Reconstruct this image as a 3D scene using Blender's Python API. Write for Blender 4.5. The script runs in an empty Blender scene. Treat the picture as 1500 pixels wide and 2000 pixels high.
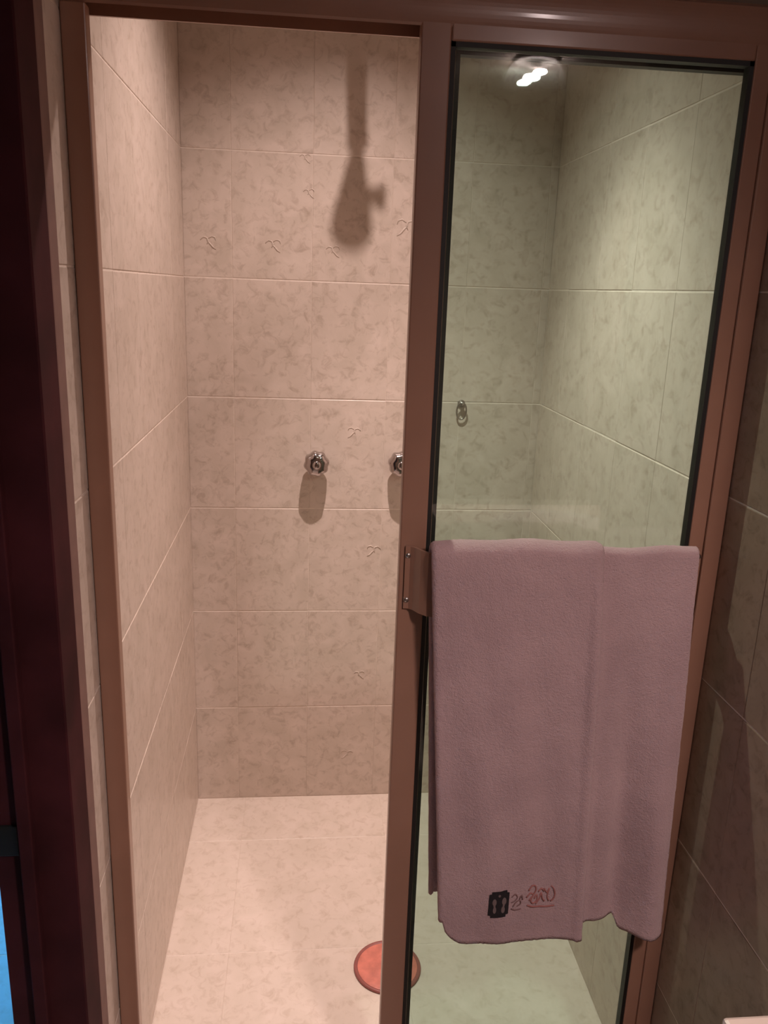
import bpy, bmesh, math, random
from mathutils import Vector, Matrix
random.seed(7)
scene = bpy.context.scene
col = scene.collection
PI = math.pi

# ------------------------------------------------------------------ camera
CAM = Vector((0.2975, -2.1828, 1.4847))
yaw, pitch, roll, FPX = 0.104136, -0.263781, 0.035963, 1604.6
fwd = Vector((math.sin(yaw)*math.cos(pitch), math.cos(yaw)*math.cos(pitch), math.sin(pitch)))
r0 = Vector((math.cos(yaw), -math.sin(yaw), 0)); u0 = r0.cross(fwd)
rt = math.cos(roll)*r0 + math.sin(roll)*u0
up = -math.sin(roll)*r0 + math.cos(roll)*u0
cd = bpy.data.cameras.new('camera'); cam = bpy.data.objects.new('camera', cd); col.objects.link(cam)
cd.sensor_fit = 'VERTICAL'; cd.sensor_height = 36.0; cd.lens = FPX/2000*36.0
cd.clip_start = 0.02
cam.matrix_world = Matrix(((rt.x, up.x, -fwd.x, CAM.x), (rt.y, up.y, -fwd.y, CAM.y), (rt.z, up.z, -fwd.z, CAM.z), (0, 0, 0, 1)))
scene.camera = cam

# ------------------------------------------------------------------ world, light, exposure
W = bpy.data.worlds.new('world'); scene.world = W; W.use_nodes = True
W.node_tree.nodes['Background'].inputs[0].default_value = (0.30, 0.20, 0.16, 1)
W.node_tree.nodes['Background'].inputs[1].default_value = 0.02
scene.view_settings.view_transform = 'Standard'
scene.view_settings.look = 'None'
scene.view_settings.exposure = 0.0
scene.view_settings.gamma = 1.0
scene.view_settings.use_curve_mapping = False
LAMP = Vector((0.45, -0.58, 2.325))          # recessed downlight of the shower
sl = bpy.data.lights.new('shower_downlight_beam', 'SPOT'); slo = bpy.data.objects.new('shower_downlight_beam', sl); col.objects.link(slo)
slo.location = LAMP; sl.energy = 47; slo.rotation_euler = (math.radians(4), math.radians(3), 0); sl.color = (1.0, 0.79, 0.735); sl.spot_size = math.radians(120); sl.spot_blend = 1.0
sl.shadow_soft_size = 0.011
s2 = bpy.data.lights.new('shower_downlight_core', 'SPOT'); s2o = bpy.data.objects.new('shower_downlight_core', s2); col.objects.link(s2o)
s2o.location = LAMP; s2.energy = 104; s2.color = sl.color; s2o.rotation_euler = (math.radians(0), math.radians(-8), 0); s2.spot_size = math.radians(73); s2.spot_blend = 1.0; s2.shadow_soft_size = 0.011   # the reflector's narrow main beam
al = bpy.data.lights.new('next_room_daylight', 'AREA'); alo = bpy.data.objects.new('next_room_daylight', al); col.objects.link(alo)
alo.location = (-1.18, -0.35, 1.75); alo.rotation_euler = (0, math.radians(-62), 0)
al.shape = 'RECTANGLE'; al.size = 0.7; al.size_y = 0.7; al.energy = 76; al.color = (0.11, 0.50, 1.12)
al.spread = math.radians(50)
ROOM_LAMP = Vector((0.934, -2.330, 2.078))    # recessed downlight of the bathroom, over the washbasin counter
rl = bpy.data.lights.new('bathroom_downlight_beam', 'SPOT'); rlo = bpy.data.objects.new('bathroom_downlight_beam', rl); col.objects.link(rlo)
rlo.location = ROOM_LAMP - Vector((0, 0, 0.03)); rl.energy = 76.0; rl.color = (1.0, 0.79, 0.76); rl.spot_size = math.radians(156); rl.spot_blend = 0.8; rl.shadow_soft_size = 0.085
ROOM_LAMP_STRENGTH = 350.0

# ------------------------------------------------------------------ materials
def newmat(name):
    m = bpy.data.materials.new(name); m.use_nodes = True
    return m, m.node_tree.nodes, m.node_tree.links, m.node_tree.nodes['Principled BSDF']
def simple(name, c, rough=0.5, metal=0.0, coat=0.0, noise=0.0, nscale=30, bump=0.0, bscale=200, spec=0.5):
    m, n, l, b = newmat(name)
    b.inputs['Base Color'].default_value = (*c, 1); b.inputs['Roughness'].default_value = rough
    b.inputs['Metallic'].default_value = metal; b.inputs['Coat Weight'].default_value = coat
    b.inputs['Specular IOR Level'].default_value = spec; b.inputs['Coat Roughness'].default_value = 0.12
    tc = n.new('ShaderNodeTexCoord')
    if noise:
        t = n.new('ShaderNodeTexNoise'); t.inputs['Scale'].default_value = nscale; t.inputs['Detail'].default_value = 6
        l.new(tc.outputs['Object'], t.inputs['Vector'])
        r = n.new('ShaderNodeValToRGB'); r.color_ramp.elements[0].position = 0.3; r.color_ramp.elements[1].position = 0.7
        r.color_ramp.elements[0].color = (*[x*(1-noise) for x in c], 1); r.color_ramp.elements[1].color = (*[min(1, x*(1+noise)) for x in c], 1)
        l.new(t.outputs['Fac'], r.inputs[0]); l.new(r.outputs[0], b.inputs['Base Color'])
    if bump:
        t2 = n.new('ShaderNodeTexNoise'); t2.inputs['Scale'].default_value = bscale; t2.inputs['Detail'].default_value = 3
        l.new(tc.outputs['Object'], t2.inputs['Vector'])
        bp = n.new('ShaderNodeBump'); bp.inputs['Strength'].default_value = bump; bp.inputs['Distance'].default_value = 0.002
        l.new(t2.outputs['Fac'], bp.inputs['Height']); l.new(bp.outputs[0], b.inputs['Normal'])
    return m
def tile_mat(name, base, rough, mottling, coat=0.0):
    """glazed stone-look tile: soft cloudy mottling, small dark pits and veins, a different cut of the pattern on every tile"""
    m, n, l, b = newmat(name)
    tc = n.new('ShaderNodeTexCoord'); oi = n.new('ShaderNodeObjectInfo')
    off = n.new('ShaderNodeVectorMath'); off.operation = 'SCALE'; off.inputs[0].default_value = (37, 53, 71)
    l.new(oi.outputs['Random'], off.inputs['Scale'])
    add = n.new('ShaderNodeVectorMath'); add.operation = 'ADD'
    l.new(tc.outputs['Object'], add.inputs[0]); l.new(off.outputs[0], add.inputs[1])
    n1 = n.new('ShaderNodeTexNoise'); n1.inputs['Scale'].default_value = 14; n1.inputs['Detail'].default_value = 5; n1.inputs['Distortion'].default_value = 0.8
    n2 = n.new('ShaderNodeTexNoise'); n2.inputs['Scale'].default_value = 42; n2.inputs['Detail'].default_value = 6; n2.inputs['Roughness'].default_value = 0.65; n2.inputs['Distortion'].default_value = 0.7
    for t in (n1, n2): l.new(add.outputs[0], t.inputs['Vector'])
    r1 = n.new('ShaderNodeValToRGB')
    r1.color_ramp.elements[0].position = 0.30; r1.color_ramp.elements[1].position = 0.70
    d = 1 - 0.17*mottling; u = 1 + 0.08*mottling
    r1.color_ramp.elements[0].color = (base[0]*d, base[1]*d, base[2]*d*0.97, 1)
    r1.color_ramp.elements[1].color = (base[0]*u, base[1]*u, base[2]*u, 1)
    l.new(n1.outputs['Fac'], r1.inputs[0])
    r2 = n.new('ShaderNodeValToRGB')
    k = 1 - 0.42*mottling
    r2.color_ramp.elements[0].position = 0.28; r2.color_ramp.elements[0].color = (k, k*0.96, k*0.92, 1)
    r2.color_ramp.elements[1].position = 0.50; r2.color_ramp.elements[1].color = (1, 1, 1, 1)
    l.new(n2.outputs['Fac'], r2.inputs[0])
    mx = n.new('ShaderNodeMix'); mx.data_type = 'RGBA'; mx.blend_type = 'MULTIPLY'; mx.inputs[0].default_value = 1
    l.new(r1.outputs[0], mx.inputs[6]); l.new(r2.outputs[0], mx.inputs[7])
    l.new(mx.outputs[2], b.inputs['Base Color'])
    b.inputs['Roughness'].default_value = rough; b.inputs['Coat Weight'].default_value = coat; b.inputs['Coat Roughness'].default_value = 0.2
    bp = n.new('ShaderNodeBump'); bp.inputs['Strength'].default_value = 0.25; bp.inputs['Distance'].default_value = 0.0015
    l.new(n2.outputs['Fac'], bp.inputs['Height']); l.new(bp.outputs[0], b.inputs['Normal'])
    return m
def glass_mat():
    m, n, l, b = newmat('greenish_glass'); n.remove(b)
    out = n['Material Output']
    tr = n.new('ShaderNodeBsdfTransparent'); tr.inputs[0].default_value = (0.868, 0.945, 0.918, 1)
    gl = n.new('ShaderNodeBsdfGlossy'); gl.inputs['Roughness'].default_value = 0.012; gl.inputs['Color'].default_value = (1, 1, 1, 1)
    lw = n.new('ShaderNodeLayerWeight'); lw.inputs[0].default_value = 0.5
    pw = n.new('ShaderNodeMath'); pw.operation = 'POWER'; pw.inputs[1].default_value = 5; l.new(lw.outputs['Facing'], pw.inputs[0])
    ma = n.new('ShaderNodeMath'); ma.operation = 'MULTIPLY_ADD'; ma.inputs[1].default_value = 0.96; ma.inputs[2].default_value = 0.04; l.new(pw.outputs[0], ma.inputs[0])
    mix = n.new('ShaderNodeMixShader'); l.new(ma.outputs[0], mix.inputs[0]); l.new(tr.outputs[0], mix.inputs[1]); l.new(gl.outputs[0], mix.inputs[2])
    l.new(mix.outputs[0], out.inputs['Surface'])
    return m
def emit(name, c, s):
    m, n, l, b = newmat(name)
    b.inputs['Base Color'].default_value = (*c, 1); b.inputs['Emission Color'].default_value = (*c, 1); b.inputs['Emission Strength'].default_value = s
    return m
TB = (0.64, 0.545, 0.475)
M = dict(
    tile=tile_mat('wall_tile_glaze', TB, 0.38, 0.62),
    tile_s=tile_mat('side_wall_tile_glaze', TB, 0.34, 0.6),
    tile_shaded=tile_mat('shaded_side_tile_glaze', (0.33, 0.235, 0.175), 0.45, 0.9),  # side wall tile with the dimness outside the glass put into its colour
    floor_tile=tile_mat('floor_tile_glaze', (0.72, 0.62, 0.54), 0.42, 0.4),
    grout=simple('pale_grout', (0.74, 0.645, 0.565), 0.9, noise=0.08, nscale=60),
    plaster=simple('brown_plaster', (0.20, 0.145, 0.11), 0.85, noise=0.06, nscale=4),
    ceil=simple('ceiling_paint', (0.50, 0.43, 0.38), 0.9, noise=0.04, nscale=3),
    alu=simple('brown_aluminium', (0.30, 0.158, 0.106), 0.32, 0.0, 0.30, noise=0.05, nscale=14),
    gasket=simple('black_rubber', (0.006, 0.005, 0.004), 0.55),
    glass=glass_mat(),
    chrome=simple('chrome', (0.46, 0.42, 0.41), 0.13, 1.0, noise=0.03, nscale=40),
    pipe=simple('dull_chrome', (0.45, 0.42, 0.40), 0.3, 1.0),
    wood=simple('dark_mahogany_stain', (0.052, 0.012, 0.015), 0.7, noise=0.35, nscale=9, spec=0.12),
    trim=simple('brown_edge_trim', (0.22, 0.125, 0.105), 0.7, noise=0.12, nscale=25),
    iron=simple('blackened_metal', (0.012, 0.013, 0.011), 0.45, 0.4),
    red=simple('red_rubber', (0.66, 0.215, 0.16), 0.35, noise=0.20, nscale=40, coat=0.3),
    red_rim=simple('dark_red_rubber', (0.30, 0.10, 0.085), 0.4, noise=0.1, nscale=40),
    patch=simple('black_embroidery', (0.012, 0.008, 0.010), 0.9, bump=0.5, bscale=900),
    thread_g=simple('grey_thread', (0.16, 0.115, 0.11), 0.9),
    thread_d=simple('dark_thread', (0.20, 0.11, 0.105), 0.9),
    thread_r=simple('red_thread', (0.33, 0.13, 0.115), 0.9),
    stone=simple('cream_marble_top', (0.66, 0.53, 0.45), 0.22, noise=0.08, nscale=7, coat=0.2),
    cabinet=simple('brown_cabinet_wood', (0.09, 0.045, 0.03), 0.5, noise=0.2, nscale=8),
    porcelain=simple('white_porcelain', (0.75, 0.70, 0.66), 0.12),
    blue_tile=tile_mat('next_room_floor_tile', (0.55, 0.62, 0.66), 0.45, 0.25),
    white=simple('white_plastic', (0.75, 0.72, 0.68), 0.4),
    bulb=emit('warm_bulb', (1.0, 0.79, 0.76), ROOM_LAMP_STRENGTH),
    downbulb=emit('downlight_bulb', (1.0, 0.85, 0.7), 6.0),
)
def towel_mat():
    m, n, l, b = newmat('pink_terry_cloth')
    tc = n.new('ShaderNodeTexCoord')
    t = n.new('ShaderNodeTexNoise'); t.inputs['Scale'].default_value = 620; t.inputs['Detail'].default_value = 2
    t2 = n.new('ShaderNodeTexNoise'); t2.inputs['Scale'].default_value = 9; t2.inputs['Detail'].default_value = 4
    t3 = n.new('ShaderNodeTexNoise'); t3.inputs['Scale'].default_value = 240; t3.inputs['Detail'].default_value = 3
    for x in (t, t2, t3): l.new(tc.outputs['Object'], x.inputs['Vector'])
    r = n.new('ShaderNodeValToRGB')
    r.color_ramp.elements[0].position = 0.32; r.color_ramp.elements[0].color = (0.385, 0.262, 0.268, 1)
    r.color_ramp.elements[1].position = 0.68; r.color_ramp.elements[1].color = (0.470, 0.325, 0.328, 1)
    l.new(t2.outputs['Fac'], r.inputs[0]); l.new(r.outputs[0], b.inputs['Base Color'])
    ad = n.new('ShaderNodeMath'); ad.operation = 'ADD'; l.new(t.outputs['Fac'], ad.inputs[0]); l.new(t3.outputs['Fac'], ad.inputs[1])
    bp = n.new('ShaderNodeBump'); bp.inputs['Strength'].default_value = 0.7; bp.inputs['Distance'].default_value = 0.0022
    l.new(ad.outputs[0], bp.inputs['Height']); l.new(bp.outputs[0], b.inputs['Normal'])
    b.inputs['Roughness'].default_value = 1.0; b.inputs['Specular IOR Level'].default_value = 0.1
    b.inputs['Sheen Weight'].default_value = 0.35; b.inputs['Sheen Roughness'].default_value = 0.5
    b.inputs['Sheen Tint'].default_value = (0.9, 0.7, 0.68, 1)
    return m
M['towel'] = towel_mat()

# ------------------------------------------------------------------ builders
ORG = {}
class MB:
    def __init__(s): s.v = []; s.f = []; s.smooth = []
    def add(s, vs, fs, smooth=False):
        o = len(s.v); s.v += [tuple(v) for v in vs]; s.f += [tuple(i+o for i in f) for f in fs]; s.smooth += [smooth]*len(fs); return s
    def box(s, x0, x1, y0, y1, z0, z1, bev=0.0):
        bm = bmesh.new(); bmesh.ops.create_cube(bm, size=1)
        for v in bm.verts: v.co = Vector(((x0+x1)/2+v.co.x*(x1-x0), (y0+y1)/2+v.co.y*(y1-y0), (z0+z1)/2+v.co.z*(z1-z0)))
        if bev: bmesh.ops.bevel(bm, geom=list(bm.edges), offset=bev, segments=2, affect='EDGES', profile=0.5)
        bm.verts.index_update()
        s.add([v.co[:] for v in bm.verts], [[v.index for v in f.verts] for f in bm.faces]); bm.free(); return s
    def prism(s, pts, axis, a0, a1):
        """closed 2-D outline pushed along an axis: pts are (y,z) for x, (x,z) for y, (x,y) for z"""
        n = len(pts)
        def P(p, a): return {'x': (a, p[0], p[1]), 'y': (p[0], a, p[1]), 'z': (p[0], p[1], a)}[axis]
        vs = [P(p, a0) for p in pts]+[P(p, a1) for p in pts]
        return s.add(vs, [tuple(range(n))[::-1], tuple(range(n, 2*n))]+[(i, (i+1) % n, n+(i+1) % n, n+i) for i in range(n)])
    def lathe(s, prof, base, axis, seg=32, lobes=0, amp=0.0, wave=None):
        ax = Vector(axis).normalized(); t = Vector((0, 0, 1)) if abs(ax.z) < 0.9 else Vector((1, 0, 0))
        e1 = ax.cross(t).normalized(); e2 = ax.cross(e1); base = Vector(base); vs = []; fs = []
        for i, (r, h) in enumerate(prof):
            k = wave[i] if wave else 1
            for j in range(seg):
                a = 2*PI*j/seg; rr = r*(1+amp*k*math.cos(lobes*a))
                vs.append(base+ax*h+e1*rr*math.cos(a)+e2*rr*math.sin(a))
        for i in range(len(prof)-1):
            for j in range(seg): fs.append((i*seg+j, i*seg+(j+1) % seg, (i+1)*seg+(j+1) % seg, (i+1)*seg+j))
        fs.append(tuple(range(seg))[::-1]); fs.append(tuple(range((len(prof)-1)*seg, len(prof)*seg)))
        return s.add(vs, fs, True)
    def tube(s, pts, r, seg=12):
        pts = [Vector(p) for p in pts]; n = len(pts); vs = []; fs = []; prev = None
        for i, p in enumerate(pts):
            d = (pts[min(i+1, n-1)]-pts[max(i-1, 0)]).normalized()
            if prev is None:
                t = Vector((0, 0, 1)) if abs(d.z) < 0.9 else Vector((1, 0, 0)); e1 = d.cross(t).normalized()
            else: e1 = (prev-d*prev.dot(d)).normalized()
            prev = e1; e2 = d.cross(e1); rr = r[i] if isinstance(r, (list, tuple)) else r
            for j in range(seg):
                a = 2*PI*j/seg; vs.append(p+e1*rr*math.cos(a)+e2*rr*math.sin(a))
        for i in range(n-1):
            for j in range(seg): fs.append((i*seg+j, i*seg+(j+1) % seg, (i+1)*seg+(j+1) % seg, (i+1)*seg+j))
        fs.append(tuple(range(seg))[::-1]); fs.append(tuple(range((n-1)*seg, n*seg)))
        return s.add(vs, fs, True)
    def build(s, name, mat, parent=None, loc=None):
        o = Vector(ORG[parent.name]) if parent is not None else Vector(loc or (0, 0, 0))
        me = bpy.data.meshes.new(name); me.from_pydata([tuple(Vector(v)-o) for v in s.v], [], s.f)
        for p, sm in zip(me.polygons, s.smooth): p.use_smooth = sm
        bm = bmesh.new(); bm.from_mesh(me); bmesh.ops.recalc_face_normals(bm, faces=bm.faces); bm.to_mesh(me); bm.free()
        me.materials.append(M[mat]); ob = bpy.data.objects.new(name, me); col.objects.link(ob)
        if parent is not None: ob.parent = parent
        else: ob.location = o
        ORG[ob.name] = o
        return ob
def tag(o, label, cat, group=None):
    o['label'] = label; o['category'] = cat
    if group: o['group'] = group
    return o
def thing(name, label, cat, loc, group=None):
    o = bpy.data.objects.new(name, None); o.empty_display_size = 0.05; col.objects.link(o); o.location = loc; ORG[o.name] = Vector(loc)
    return tag(o, label, cat, group)
def struct(o, label=None, cat=None):
    o['kind'] = 'structure'
    if label: o['label'] = label
    if cat: o['category'] = cat
    return o

# ------------------------------------------------------------------ tiles
TILES = {}
GAPU, GAPV, TH = 0.0006, 0.0026, 0.007
def tile_mesh(w, h, mat):
    key = (round(w, 4), round(h, 4), mat)
    if key not in TILES:
        a, b = w/2-GAPU/2, h/2-GAPV/2; c = min(0.0010, a*0.4, b*0.4); t = TH
        vs = [(-a, -b, -t), (a, -b, -t), (a, b, -t), (-a, b, -t), (-a, -b, -c*0.7), (a, -b, -c*0.7), (a, b, -c*0.7), (-a, b, -c*0.7),
              (-a+c, -b+c, 0), (a-c, -b+c, 0), (a-c, b-c, 0), (-a+c, b-c, 0)]
        fs = [(8, 9, 10, 11)]+[(i, (i+1) % 4, 4+(i+1) % 4, 4+i) for i in range(4)]+[(4+i, 4+(i+1) % 4, 8+(i+1) % 4, 8+i) for i in range(4)]
        me = bpy.data.meshes.new('tile'); me.from_pydata(vs, [], fs); me.materials.append(M[mat]); TILES[key] = me
    return TILES[key]
def lay(parent, origin, eu, ev, us, vs, mat, skip=None):
    """one tile object for every cell of the joint grid; eu, ev span the plane, their cross product is the face normal"""
    origin, eu, ev = Vector(origin), Vector(eu), Vector(ev); en = eu.cross(ev)
    for i in range(len(us)-1):
        for j in range(len(vs)-1):
            w, h = us[i+1]-us[i], vs[j+1]-vs[j]; cu, cv = (us[i]+us[i+1])/2, (vs[j]+vs[j+1])/2
            if skip and skip(cu, cv): continue
            o = bpy.data.objects.new('tile', tile_mesh(w, h, mat)); col.objects.link(o); o.parent = parent
            p = origin+eu*cu+ev*cv + en*random.uniform(-0.0003, 0.0003)
            tx, ty = random.uniform(-0.0012, 0.0012), random.uniform(-0.0012, 0.0012)
            o.matrix_local = Matrix(((eu.x, ev.x, en.x, p.x), (eu.y, ev.y, en.y, p.y), (eu.z, ev.z, en.z, p.z), (0, 0, 0, 1))) @ Matrix.Rotation(tx, 4, 'X') @ Matrix.Rotation(ty, 4, 'Y')
WD = 0.9407; CEIL = 2.36; GR = 0.0009
ROWS = [0, .3, .6, .9, 1.2, 1.5, 1.8, 2.1, CEIL]

wb = struct(MB().box(-0.1, WD+0.1, GR, 0.12, -0.05, CEIL+0.05).build('wall_back', 'grout'), 'beige stone-look tiled back wall of the shower, carrying the two taps', 'wall')
lay(wb, (0, 0, 0), (1, 0, 0), (0, 0, 1), [0, .1197, .3197, .5197, .7197, .9197, WD], ROWS, 'tile')

YT = -1.101     # where the tiled part of the left wall ends
wl = struct(MB().box(-0.1, -GR, -1.205, GR, -0.05, CEIL+0.05).build('wall_left', 'grout'), 'tiled left side wall running from inside the shower out past its frame', 'wall')
lay(wl, (0, 0, 0), (0, 1, 0), (0, 0, 1), [YT, -1.005, -.805, -.605, -.405, -.205, 0], ROWS, 'tile_s')
wr = struct(MB().box(WD+GR, WD+0.1, -1.52, GR, -0.05, CEIL+0.05).build('wall_right', 'grout'), 'tiled right side wall, pale behind the glass, with shade painted into the tile colour outside it', 'wall')
lay(wr, (WD, 0, 0), (0, -1, 0), (0, 0, 1), [0, .163, .363, .563, .763, 1.0], ROWS, 'tile_s')
lay(wr, (WD, 0, 0), (0, -1, 0), (0, 0, 1), [1.0, 1.163, 1.363, 1.52], ROWS, 'tile_shaded')  # outer tiles: shade painted as a darker, browner colour
# shower floor
fl = struct(MB().box(-0.1, WD+0.1, -1.0, 0.1, -0.06, -GR).build('floor', 'grout'), 'pale stone-look tiled floor of the shower', 'floor')
lay(fl, (0, 0, 0), (1, 0, 0), (0, 1, 0), [0, .14, .54, WD], [-.96, -.60, -.20, 0], 'floor_tile')
kb = struct(MB().box(0, WD, -1.06, -0.965, -0.06, 0.012, 0.004).build('trim_1', 'stone'), 'low stone kerb under the sliding shower doors', 'kerb')
struct(MB().box(-0.1, 1.45, -3.5, -1.0, -0.10, -0.06).build('floor_outside', 'floor_tile'), 'bathroom floor in front of the shower', 'floor')
struct(MB().box(-0.2, 1.5, -3.5, 0.1, CEIL, CEIL+0.05).build('ceiling', 'ceil'), 'plain pale ceiling above the shower', 'ceiling')
CEIL2 = 2.115
struct(MB().box(0.0, 1.36, -3.4, -1.0, CEIL2, CEIL2+0.04).build('ceiling_bathroom', 'ceil'), 'lower ceiling over the bathroom outside the shower', 'ceiling')
# wall above the header
lw_ = struct(MB().box(0, WD, -1.0, -0.93, 1.864, CEIL).build('wall_front', 'plaster'), 'dim wall strip above the brown shower header', 'wall')
# rest of the bathroom behind the photographer
struct(MB().box(WD+0.1, 1.46, -1.62, -1.52, -0.06, CEIL).build('wall_return', 'plaster'), 'short wall return at the end of the washbasin counter', 'wall')
struct(MB().box(1.36, 1.46, -3.5, -1.52, -0.06, CEIL).build('wall_counter', 'plaster'), 'plain wall behind the washbasin counter', 'wall')
struct(MB().box(-0.2, 1.46, -3.5, -3.4, -0.06, CEIL).build('wall_rear', 'plaster'), 'plain wall behind the photographer', 'wall')
struct(MB().box(-0.1, 0, -3.45, -2.02, -0.06, CEIL).box(-0.1, 0, -2.02, -1.205, 2.06, CEIL).build('wall_doorway', 'plaster'), 'wall around the doorway at left', 'wall')

# brown edge trim between tiles and door casing
tr = MB().prism([(-0.02, -1.1365), (0.0006, -1.1365), (0.0012, -1.134), (0.0012, -1.1045), (0.0002, -1.1018), (-0.02, -1.1018)], 'z', -0.05, CEIL)
struct(tr.build('trim_2', 'trim'), 'narrow brown edge strip between wall tiles and dark door casing', 'trim')
# dark door casing and jamb
cs = MB().prism([(-0.004, -1.1375), (0.0008, -1.1375), (0.0016, -1.140), (0.0016, -1.2065), (-0.0005, -1.2085), (-0.1, -1.2085), (-0.1, -1.2), (-0.004, -1.2)], 'z', -0.06, 2.10)
dc = struct(cs.build('door_1', 'wood'), 'dark wooden casing of the doorway at the left edge', 'door frame')
MB().box(-0.066, -0.048, -1.2235, -1.2075, -0.06, 2.06, 0.002).build('door_stop', 'wood', dc)
MB().box(-0.0975, -0.0700, -1.2125, -1.208, 0.745, 0.790, 0.001).build('strike_plate', 'iron', dc)['label'] = 'black metal strike plate'
MB().box(-0.1, 0.02, -2.09, -2.02, -0.06, 2.12).build('far_jamb', 'wood', dc)
MB().box(-0.1, 0.02, -2.02, -1.2, 2.05, 2.12).build('head_casing', 'wood', dc)

# next room seen through the doorway
nf = struct(MB().box(-1.7, -0.1, -2.6, 0.6, -0.06, -GR).build('floor_next_room', 'grout'), 'light tiled floor of the next room in blue daylight', 'floor')
lay(nf, (0, 0, 0), (1, 0, 0), (0, 1, 0), [-1.7, -1.3, -.9, -.5, -.1], [-2.576, -2.176, -1.776, -1.376, -.976, -.576, -.176, .224, .6], 'blue_tile')
struct(MB().box(-1.8, -1.7, -2.7, 0.7, -0.06, CEIL).box(-1.7, -0.1, 0.6, 0.7, -0.06, CEIL).box(-1.7, -0.1, -2.7, -2.6, -0.06, CEIL)
       .box(-0.14, -0.1, 0.0, 0.6, -0.06, CEIL).build('wall_next_room', 'plaster'), 'walls of the next room', 'wall')
struct(MB().box(-1.8, -0.1, -2.7, 0.7, CEIL, CEIL+0.05).build('ceiling_next_room', 'ceil'), 'ceiling of the next room', 'ceiling')

# ------------------------------------------------------------------ shower frame
FY = -1.031
fr = thing('shower_enclosure', 'fixed brown aluminium frame around the shower opening, with wide top header', 'door frame', (0.0, FY, 0.012))
hd = [(FY+0.004, 1.8095)]+[(FY+0.0022*((1.8125+0.0045*k-1.834)/0.0215)**2, 1.8125+0.0045*k) for k in range(11)]+[(FY+0.010, 1.863), (-0.972, 1.863), (-0.972, 1.8095), (-0.976, 1.8095), (-0.976, 1.846), (FY+0.006, 1.846), (FY+0.007, 1.8105)]
MB().prism(hd, 'x', 0.0005, WD-0.0005).build('header', 'alu', fr)
MB().box(0.0008, 0.0315, FY, -1.009, 0.012, 1.8093, 0.002).box(0.0008, 0.022, -1.011, -0.975, 0.012, 1.8093, 0.001).build('jamb', 'alu', fr)
MB().box(WD-0.0275, WD-0.0008, FY-0.004, -1.029, 0.012, 1.812, 0.002).box(WD-0.008, WD-0.0008, -1.029, -0.965, 0.012, 1.8093, 0.001).build('jamb', 'alu', fr)
MB().box(0.002, WD-0.002, FY-0.004, -0.968, 0.012, 0.038, 0.003).build('bottom_track', 'alu', fr)

def panel(name, label, x0, x1, yc, zt=1.826, zo=1.794, stile=0.0395, gw=0.0060, right=0.0395):
    """one sliding leaf: four rails, black glazing seal, pane"""
    t = thing(name, label, 'shower door', (x0, yc, 0.040), 'sliding shower doors')
    h = 0.0095; z0 = 0.040
    def bar(nm, *b): return MB().box(*b, 0.0022).build(nm, 'alu', t)
    bar('stile', x0, x0+stile, yc-h, yc+h, z0, zt); bar('stile', x1-right, x1, yc-h, yc+h, z0, zt)
    bar('top_rail', x0+stile, x1-right, yc-h, yc+h, zo, zt); bar('bottom_rail', x0+stile, x1-right, yc-h, yc+h, z0, z0+0.06)
    xa, xb, za, zb = x0+stile, x1-right, z0+0.06, zo; g = h*0.8
    MB().box(xa-.001, xa+gw, yc-g, yc+g, za, zb).box(xb-gw, xb+.001, yc-g, yc+g, za, zb).box(xa, xb, yc-g, yc+g, zb-gw, zb+.001).box(xa, xb, yc-g, yc+g, za-.001, za+gw).build('glazing_seal', 'gasket', t)
    MB().box(xa+0.001, xb-0.001, yc-0.0025, yc+0.0025, za+0.001, zb-0.001).build('glass_pane', 'glass', t)['label'] = 'greenish glass pane'
    return t
P1 = panel('sliding_door', 'front sliding shower door with greenish glass, the towel bar and towel on it', 0.4435, 0.9275, -1.0195, right=0.037)
P2 = panel('sliding_door', 'rear sliding shower door, mostly hidden directly behind the front one', 0.4560, 0.9325, -0.9860, gw=0.006, right=0.0245)
# wide flat towel bar bent out of a plate, on the front leaf
def plate(pts, th):
    n = len(pts); out = []; inn = []
    for i, p in enumerate(pts):
        a, b = Vector(pts[max(i-1, 0)]), Vector(pts[min(i+1, n-1)]); d = (b-a).normalized(); nn = Vector((-d.y, d.x))
        out.append(Vector(p)-nn*th/2); inn.append(Vector(p)+nn*th/2)
    return [tuple(p) for p in out+inn[::-1]]
bp_ = [(0.4520, -1.0310), (0.4600, -1.0320), (0.4660, -1.0375), (0.4740, -1.0520), (0.4830, -1.0625), (0.4950, -1.0670), (0.875, -1.0670), (0.887, -1.0625), (0.894, -1.0520), (0.898, -1.0375), (0.903, -1.0320), (0.9090, -1.0310)]
tb = MB().prism(plate(bp_, 0.004), 'z', 1.022, 1.120).build('towel_bar', 'alu', P1)
tb['label'] = 'wide flat brown towel bar'
for sx in (0.456, 0.906):
    for sz in (1.036, 1.106): MB().lathe([(0.0042, 0), (0.0042, 0.0012), (0.003, 0.0024)], (sx, -1.033, sz), (0, -1, 0), 12).build('screw', 'pipe', tb)

# ------------------------------------------------------------------ towel
def sst(a, b, x):
    t = max(0, min(1, (x-a)/(b-a))); return t*t*(3-2*t)
def gs(x, c, w): return math.exp(-((x-c)/w)**2)
ZT = 1.120; YC = -1.067
NS1, NS2 = 64, 92
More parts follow.
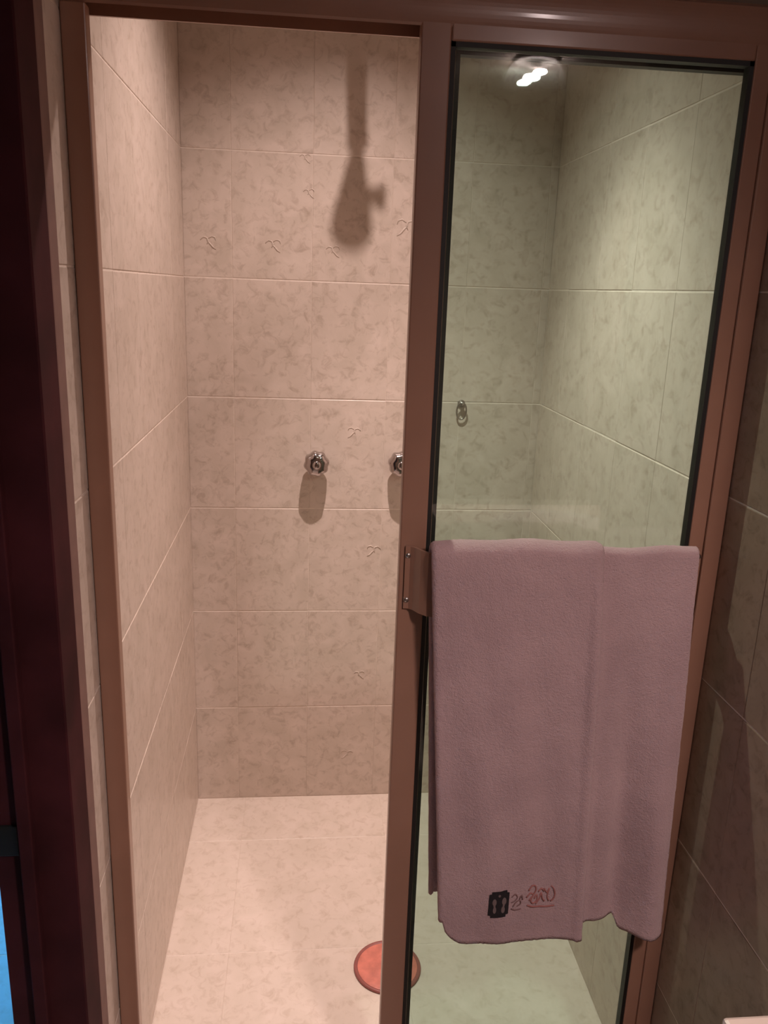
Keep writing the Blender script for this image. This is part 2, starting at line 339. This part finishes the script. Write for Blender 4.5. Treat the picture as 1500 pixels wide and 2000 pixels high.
# plan path: outer layer from its right hem to the left fold, then the inner layer back to the right edge
path = []
for i in range(NS1+1):
    x = 0.736+(0.4905-0.736)*i/NS1; path.append((x, 'o'))
for i in range(7):
    a = PI/2*(1-2*(i+1)/8); path.append((0.4905-0.0042*math.cos(a), 'f', 0.0045+0.0042*(1+math.sin(a))))
for i in range(NS2+1):
    x = 0.4905+(0.8835-0.4905)*i/NS2; path.append((x, 'i'))
def layer(p):
    if p[1] == 'o': return 0.0129-0.0050*sst(0.727, 0.737, p[0])
    if p[1] == 'f': return p[2]
    return 0.0045
def zbottom(p):
    x = p[0]
    if p[1] == 'i' and x > 0.70:
        return 0.482+0.006*gs(x, 0.735, 0.02)-0.030*sst(0.797, 0.815, x)+0.004*math.sin(x*40)
    z = 0.457-0.006*sst(0.6, 0.74, x)
    r = 0.042; d = x-0.4905
    if p[1] == 'f': d = 0
    if d < r: z += r-math.sqrt(max(0, r*r-(r-d)**2))
    if p[1] == 'i': z += 0.004
    return z
def front_wave(x, z):
    """how far the hanging front bulges towards the room (metres)"""
    k = sst(0, 0.62, ZT-z)
    w = 0.0080*gs(x, 0.735, 0.010)*sst(0, 0.1, ZT-z)
    w += k*(0.020*gs(x, 0.858, 0.024) - 0.018*gs(x, 0.800, 0.022) + 0.008*gs(x, 0.570, 0.045) - 0.006*gs(x, 0.665, 0.030))
    w += k*0.0025*math.sin(38*x+5*z) + 0.0012*math.sin(90*x+11*z)*sst(0.02, 0.2, ZT-z)
    return w
def slant(x, z, back):
    a = (ZT-z)/0.66; t = (x-0.49)/(0.884-0.49)
    return a*((0.044*(1-t)+0.022*t) if not back else (0.032*(1-t)+0.010*t))
def top_lift(p):
    x = p[0]; return 0.0015*math.sin(23*x)+0.0012*math.sin(61*x+1)
NF, NA, NB = 90, 14, 44
vs = []; ncol = NF+NA+NB+1
for p in path:
    o = layer(p); zb = zbottom(p); x = p[0]; r = 0.0045+o; lift = top_lift(p)
    zbk = 0.535+0.010*math.sin(11*x)+(0.012 if p[1] == 'i' else 0)
    for i in range(NF+1):
        z = zb+(ZT-zb)*i/NF
        y = YC-r-front_wave(x, z)*(1.0 if p[1] != 'o' else 0.9)
        hem = 0.0016*(gs(z, zb+0.004, 0.004))
        vs.append((x+slant(x, z, False), y-hem, z+lift*sst(0.9, ZT, z)))
    for i in range(1, NA+1):
        a = PI*i/NA; vs.append((x, YC-r*math.cos(a), ZT+r*math.sin(a)+lift))
    for i in range(1, NB+1):
        z = ZT-(ZT-zbk)*i/NB; vs.append((x+slant(x, z, True), YC+r+0.002*math.sin(30*x)*sst(0, .4, ZT-z), z))
fs = []
for i in range(len(path)-1):
    for j in range(ncol-1): fs.append((i*ncol+j, (i+1)*ncol+j, (i+1)*ncol+j+1, i*ncol+j+1))
rnd = random.Random(3)
vs = [(x+rnd.uniform(-.0003, .0003), y+rnd.uniform(-.0006, .0006), z+rnd.uniform(-.0003, .0003)) for x, y, z in vs]
tw = MB().add(vs, fs, True).build('bath_towel', 'towel', None, (0.69, YC, 0.45))
so = tw.modifiers.new('thickness', 'SOLIDIFY'); so.thickness = 0.0062; so.offset = 0.0
tag(tw, 'folded dusty pink terry towel hanging over the bar of the shower door', 'towel')
def on_towel(x, z, d=0.0):
    """a point on the face of the towel's outer layer"""
    xs = x
    for _ in range(6): xs = x-slant(xs, z, False)
    return Vector((x, YC-(0.0045+0.0129)-front_wave(xs, z)*0.9-0.0031-d, z))
# woven logo: black block with pale shapes
def cloth_patch(mb, poly_fn, d0, d1, nu=8, nv=10):
    g = [[poly_fn(i/nu, j/nv) for j in range(nv+1)] for i in range(nu+1)]; v = []; f = []
    for d in (d0, d1):
        for i in range(nu+1):
            for j in range(nv+1): v.append(on_towel(g[i][j][0], g[i][j][1], d))
    N = (nu+1)*(nv+1); I = lambda i, j: i*(nv+1)+j
    for i in range(nu):
        for j in range(nv):
            q = (I(i, j), I(i+1, j), I(i+1, j+1), I(i, j+1)); f.append(tuple(k+N for k in q)); f.append(q[::-1])
    ring = [I(i, 0) for i in range(nu+1)]+[I(nu, j) for j in range(1, nv+1)]+[I(i, nv) for i in range(nu-1, -1, -1)]+[I(0, j) for j in range(nv-1, 0, -1)]
    for a, b in zip(ring, ring[1:]+ring[:1]): f.append((a, b, b+N, a+N))
    return mb.add(v, f)
LX0, LX1, LZ0, LZ1 = 0.6035, 0.6370, 0.5100, 0.5595
def rr(u, v):     # block with rounded corners, a little ragged
    x = LX0+(LX1-LX0)*u; z = LZ0+(LZ1-LZ0)*v; e = 0.004*max(0, abs(2*u-1)-0.75)/0.25*max(0, abs(2*v-1)-0.8)/0.2
    return x+(-e if u > .5 else e), z+(-e if v > .5 else e)+0.0015*(u-0.5)
pt = cloth_patch(MB(), rr, -0.0012, 0.0011).build('logo_patch', 'patch', tw); pt['label'] = 'black woven logo block'
def blob(cx, cz, rx, rz):
    def f(u, v):
        a, b = 2*u-1, 2*v-1
        X = a*math.sqrt(1-b*b/2); Z = b*math.sqrt(1-a*a/2)
        return cx+rx*X, cz+rz*Z
    return f
mk = MB()
for (u, v, ru, rv) in ((.27, .60, .10, .13), (.75, .62, .11, .14), (.30, .30, .08, .13), (.72, .30, .09, .13), (.50, .84, .06, .045), (.28, .45, .05, .05), (.74, .46, .05, .05)):
    cloth_patch(mk, blob(LX0+(LX1-LX0)*u, LZ0+(LZ1-LZ0)*v, (LX1-LX0)*ru, (LZ1-LZ0)*rv), 0.0006, 0.0016, 4, 4)
mk.build('logo_mark', 'thread_g', pt)
def stitch(mb, pts, r):
    P = []
    for k in range(len(pts)-1):
        for s in range(4):
            t = s/4; p0 = pts[max(k-1, 0)]; p1 = pts[k]; p2 = pts[k+1]; p3 = pts[min(k+2, len(pts)-1)]
            P.append(tuple(0.5*(2*p1[c]+(p2[c]-p0[c])*t+(2*p0[c]-5*p1[c]+4*p2[c]-p3[c])*t*t+(3*p1[c]-p0[c]-3*p2[c]+p3[c])*t**3) for c in (0, 1)))
    P.append(pts[-1])
    return mb.tube([on_towel(x, z, 0.0007) for x, z in P], r, 6)
def pts_px(lst):    # strokes on the grid of the embroidery
    o = []
    for a, b in lst:
        zx = 575+(a-255)*3.05 if a < 305 else 745+(a-312)*2.84
        zy = 315+(b-48)*3.56
        o.append((LX0+(zx-320)*0.000149, LZ1-(zy-335)*0.0495/315))
    return o
ds = MB()
for L in ([(255, 78), (268, 70), (276, 80), (268, 92), (256, 97)], [(262, 112), (272, 98), (286, 92), (290, 104), (276, 112)], [(256, 118), (272, 124), (292, 122)], [(284, 88), (292, 76), (296, 90)]):
    stitch(ds, pts_px(L), 0.0010)
ds.build('embroidered_script', 'thread_d', tw)['label'] = 'small dark script stitched beside the logo'
rs = MB()
for L in ([(318, 62), (330, 48), (344, 50), (348, 66), (336, 82), (324, 96)], [(312, 84), (326, 72), (338, 80), (330, 96), (340, 108), (356, 98), (352, 80), (344, 92)], [(352, 112), (366, 96), (372, 78), (378, 96), (388, 108)],
          [(384, 66), (396, 80), (404, 66), (398, 92), (406, 108)], [(410, 58), (420, 66), (428, 84), (424, 102), (414, 110)], [(316, 112), (340, 120), (372, 124), (400, 128), (430, 126)], [(360, 72), (372, 64), (384, 74)]):
    stitch(rs, pts_px(L), 0.0013)
rs.build('embroidered_script', 'thread_r', tw)['label'] = 'reddish cursive script stitched beside the logo'

# ------------------------------------------------------------------ taps
def tap(x, z, label, turn):
    t = thing('shower_tap', label, 'tap', (x, 0, z), 'taps on the shower wall')
    MB().lathe([(0.024, 0.0), (0.0245, 0.003), (0.021, 0.007), (0.013, 0.009)], (x, -0.0003, z), (0, -1, 0), 28).build('wall_flange', 'chrome', t)
    MB().lathe([(0.0125, 0.006), (0.0115, 0.012), (0.0115, 0.026), (0.016, 0.029)], (x, 0, z), (0, -1, 0), 24).build('stem', 'chrome', t)
    prof = [(0.018, 0.020), (0.028, 0.022), (0.0320, 0.026), (0.0330, 0.036), (0.0325, 0.048), (0.0300, 0.057), (0.0230, 0.0615), (0.0120, 0.0625)]
    h = MB().lathe(prof, (0, 0, 0), (0, -1, 0), 64, 8, 0.045, [.2, 1, 1.2, 1.2, 1.1, .9, .5, .1])
    c, s = math.cos(turn), math.sin(turn); h.v = [(x+a*c-b*s, y, z+a*s+b*c) for a, y, b in h.v]
    hh = h.build('handle', 'chrome', t)
    MB().lathe([(0.0115, 0.061), (0.0115, 0.064), (0.009, 0.0665), (0.004, 0.0675)], (x, 0, z), (0, -1, 0), 24).build('cap', 'chrome', hh)
    return t
tap(0.3370, 1.034, 'left chrome shower tap with lobed round handle, standing clear on the tiled wall', 0.2)
tap(0.5620, 1.036, 'right chrome shower tap, partly hidden by the door stile', 0.6)

# ------------------------------------------------------------------ small oval fitting behind the glass
ov = thing('wall_ring', 'small oval ring fitting on the back wall seen through the glass', 'ring', (0.724, 0, 1.178))
MB().lathe([(0.010, 0), (0.0100, 0.003), (0.0055, 0.006), (0.005, 0.012), (0.0065, 0.015), (0.004, 0.017)], (0.724, -0.0003, 1.197), (0, -1, 0), 20).build('peg', 'pipe', ov)
MB().tube([(0.724+0.013*math.sin(2*PI*k/28), -0.011-0.003*math.cos(2*PI*k/28), 1.178+0.023*math.cos(2*PI*k/28)) for k in range(29)], 0.0024, 10).build('loop', 'pipe', ov)

# ------------------------------------------------------------------ shower head (its shadow falls on the back wall)
SH = thing('wall_shower', 'shower head on a bent wall arm whose long shadow falls on the back wall', 'shower head', (0.43, 0, 2.2))
MB().lathe([(0.03, 0), (0.03, 0.004), (0.022, 0.010), (0.014, 0.012)], (0.422, -0.0003, 2.215), (0, -1, 0), 28).build('wall_flange', 'pipe', SH)
arm = [(0.422, -0.005, 2.215), (0.4225, -0.06, 2.213), (0.4245, -0.12, 2.200), (0.4285, -0.18, 2.168), (0.4330, -0.235, 2.122), (0.4385, -0.288, 2.070)]
MB().tube(arm, [0.0175, 0.0172, 0.0168, 0.016, 0.0148, 0.0125], 16).build('arm', 'pipe', SH)
A = Vector(arm[-1]); D = (Vector((0.4345, -0.345, 2.003))-A); D.normalize()
MB().lathe([(0.0120, -0.014), (0.0135, -0.010), (0.0125, -0.002), (0.0080, 0.001)], A, D, 24).build('swivel_nut', 'pipe', SH)
MB().lathe([(0.0078, 0.000), (0.0085, 0.004), (0.0120, 0.016), (0.0165, 0.034), (0.0210, 0.048), (0.0230, 0.057), (0.0225, 0.064), (0.0185, 0.071), (0.011, 0.075), (0.003, 0.0765)], A, D, 32).build('head', 'pipe', SH)
q = A+D*0.036
MB().lathe([(0.0070, 0.012), (0.0070, 0.026), (0.0095, 0.027), (0.0095, 0.036), (0.007, 0.037)], q, (1, -0.1, 0.0), 16).build('lever', 'pipe', SH)

# ------------------------------------------------------------------ drain cover
dr = thing('drain_cover', 'round red rubber drain cover lying on the shower floor beside the door stile', 'drain cover', (0.501, -0.664, 0))
MB().lathe([(0.069, 0.0005), (0.0695, 0.004), (0.066, 0.0055), (0.052, 0.0050), (0.036, 0.0072), (0.020, 0.0088), (0.004, 0.0092)], (0.501, -0.664, 0), (0, 0, 1), 48).build('disc', 'red', dr)
MB().lathe([(0.0685, 0.0003), (0.0755, 0.0003), (0.0765, 0.003), (0.0745, 0.0062), (0.0705, 0.0068), (0.0680, 0.0048)], (0.501, -0.664, 0), (0, 0, 1), 48).build('rim', 'red_rim', dr)
MB().lathe([(0.012, 0.0085), (0.0125, 0.014), (0.010, 0.017), (0.003, 0.018)], (0.513, -0.668, 0), (0, 0, 1), 24).build('pull_knob', 'red', dr)

# ------------------------------------------------------------------ leaf reliefs cast into single tiles of the back wall
def curl(x, z, s, flip):
    m = MB()
    def line(pts, r): m.tube([(x+flip*a*s, -0.0002, z+b*s) for a, b in pts], [r*s*k for k in [0.35]+[1]*(len(pts)-2)+[0.3]], 6)
    line([(-.020, .004), (-.012, .012), (-.004, .010), (.000, .002), (-.004, -.006)], 0.0020)
    line([(-.004, .004), (.004, -.004), (.011, -.012), (.018, -.017)], 0.0022)
    line([(.000, .008), (.008, .014), (.016, .012), (.018, .004)], 0.0018)
    m.v = [(a, max(b, -0.0009), c) for a, b, c in m.v]
    m.build('leaf_relief', 'tile', wb)
for (x, z, s, f) in ((0.062, 1.585, 1, 1), (0.222, 1.583, 1, 1), (0.372, 1.575, .9, 1), (0.556, 1.64, 1.3, -1), (0.30, 1.79, .7, 1), (0.437, 1.113, .9, -1), (0.50, 0.78, 1, -1), (0.31, 1.71, .7, 1), (0.47, 0.40, .8, 1), (0.44, 0.14, .9, -1)):
    curl(x, z, s, f)

# ------------------------------------------------------------------ lamps
dl = thing('downlight', 'round recessed ceiling downlight above the shower', 'lamp', (LAMP.x, LAMP.y, CEIL))
MB().lathe([(0.040, 0.0), (0.055, 0.0), (0.056, 0.004), (0.050, 0.008), (0.041, 0.007)], (LAMP.x, LAMP.y, CEIL), (0, 0, -1), 32).build('trim_ring', 'white', dl)
MB().lathe([(0.036, 0.0), (0.036, 0.006), (0.020, 0.010), (0.004, 0.011)], (LAMP.x, LAMP.y, CEIL), (0, 0, -1), 24).build('bulb', 'downbulb', dl)
RL = ROOM_LAMP
cl = thing('ceiling_lamp', 'recessed bathroom ceiling lamp near the photographer, mirrored in the shower glass', 'lamp', (RL.x, RL.y, CEIL2))
MB().lathe([(0.050, 0), (0.062, 0), (0.063, 0.004), (0.056, 0.008), (0.051, 0.006)], (RL.x, RL.y, CEIL2), (0, 0, -1), 32).build('trim_ring', 'white', cl)
MB().lathe([(0.048, 0.0), (0.046, 0.004), (0.018, 0.010), (0.018, 0.020), (0.012, 0.022)], (RL.x, RL.y, CEIL2), (0, 0, -1), 24).build('socket', 'white', cl)
for dx, dz in ((-0.013, -0.007), (0.013, 0.006)):
    MB().tube([(RL.x+dx+k*0.019, RL.y, RL.z+dz+k*0.002) for k in (-1, -.9, -.4, 0.4, .9, 1)], [0.002, 0.005, 0.0075, 0.0075, 0.005, 0.002], 14).build('bulb', 'bulb', cl)

# ------------------------------------------------------------------ washbasin counter at the right
CZ = 0.85
ct = thing('counter', 'pale cream washbasin counter, only its corner showing at bottom right', 'counter', (1.02, -1.95, -0.06))
MB().box(0.6868, 1.359, -2.30, -1.6075, CZ-0.035, CZ, 0.004).build('counter_top', 'stone', ct)
MB().box(0.73, 1.355, -2.27, -1.63, -0.06, CZ-0.036, 0.003).build('cabinet', 'cabinet', ct)
for k in range(2):
    d = MB().box(0.712, 0.729, -2.26+k*0.32, -1.95+k*0.31, 0.02, CZ-0.06, 0.003).build('door', 'cabinet', ct)
    MB().lathe([(0.006, 0), (0.006, 0.01), (0.012, 0.016), (0.010, 0.022), (0.003, 0.024)], (0.712, -1.97+k*0.04, 0.55), (-1, 0, 0), 16).build('knob', 'chrome', d)
bs = thing('washbasin', 'white oval washbasin set on the cream counter', 'basin', (1.02, -1.97, CZ))
MB().lathe([(0.17, 0.0005), (0.19, 0.004), (0.196, 0.014), (0.188, 0.020), (0.17, 0.016), (0.14, 0.010), (0.05, 0.006), (0.01, 0.005)], (1.0, -1.97, CZ), (0, 0, 1), 40).build('bowl', 'porcelain', bs)
MB().lathe([(0.016, 0.006), (0.016, 0.009), (0.004, 0.010)], (1.0, -1.97, CZ), (0, 0, 1), 16).build('waste', 'chrome', bs)
fa = thing('basin_faucet', 'chrome basin faucet on the cream counter', 'faucet', (1.24, -1.97, CZ))
MB().lathe([(0.026, 0.0005), (0.026, 0.008), (0.018, 0.02), (0.016, 0.08), (0.012, 0.10)], (1.24, -1.97, CZ), (0, 0, 1), 24).build('body', 'chrome', fa)
MB().tube([(1.24, -1.97, CZ+0.07), (1.21, -1.97, CZ+0.10), (1.16, -1.97, CZ+0.105), (1.12, -1.97, CZ+0.085)], 0.010, 14).build('spout', 'chrome', fa)
MB().lathe([(0.014, 0.10), (0.020, 0.105), (0.020, 0.118), (0.008, 0.124)], (1.24, -1.97, CZ), (0, 0, 1), 20, 4, 0.15).build('handle', 'chrome', fa)
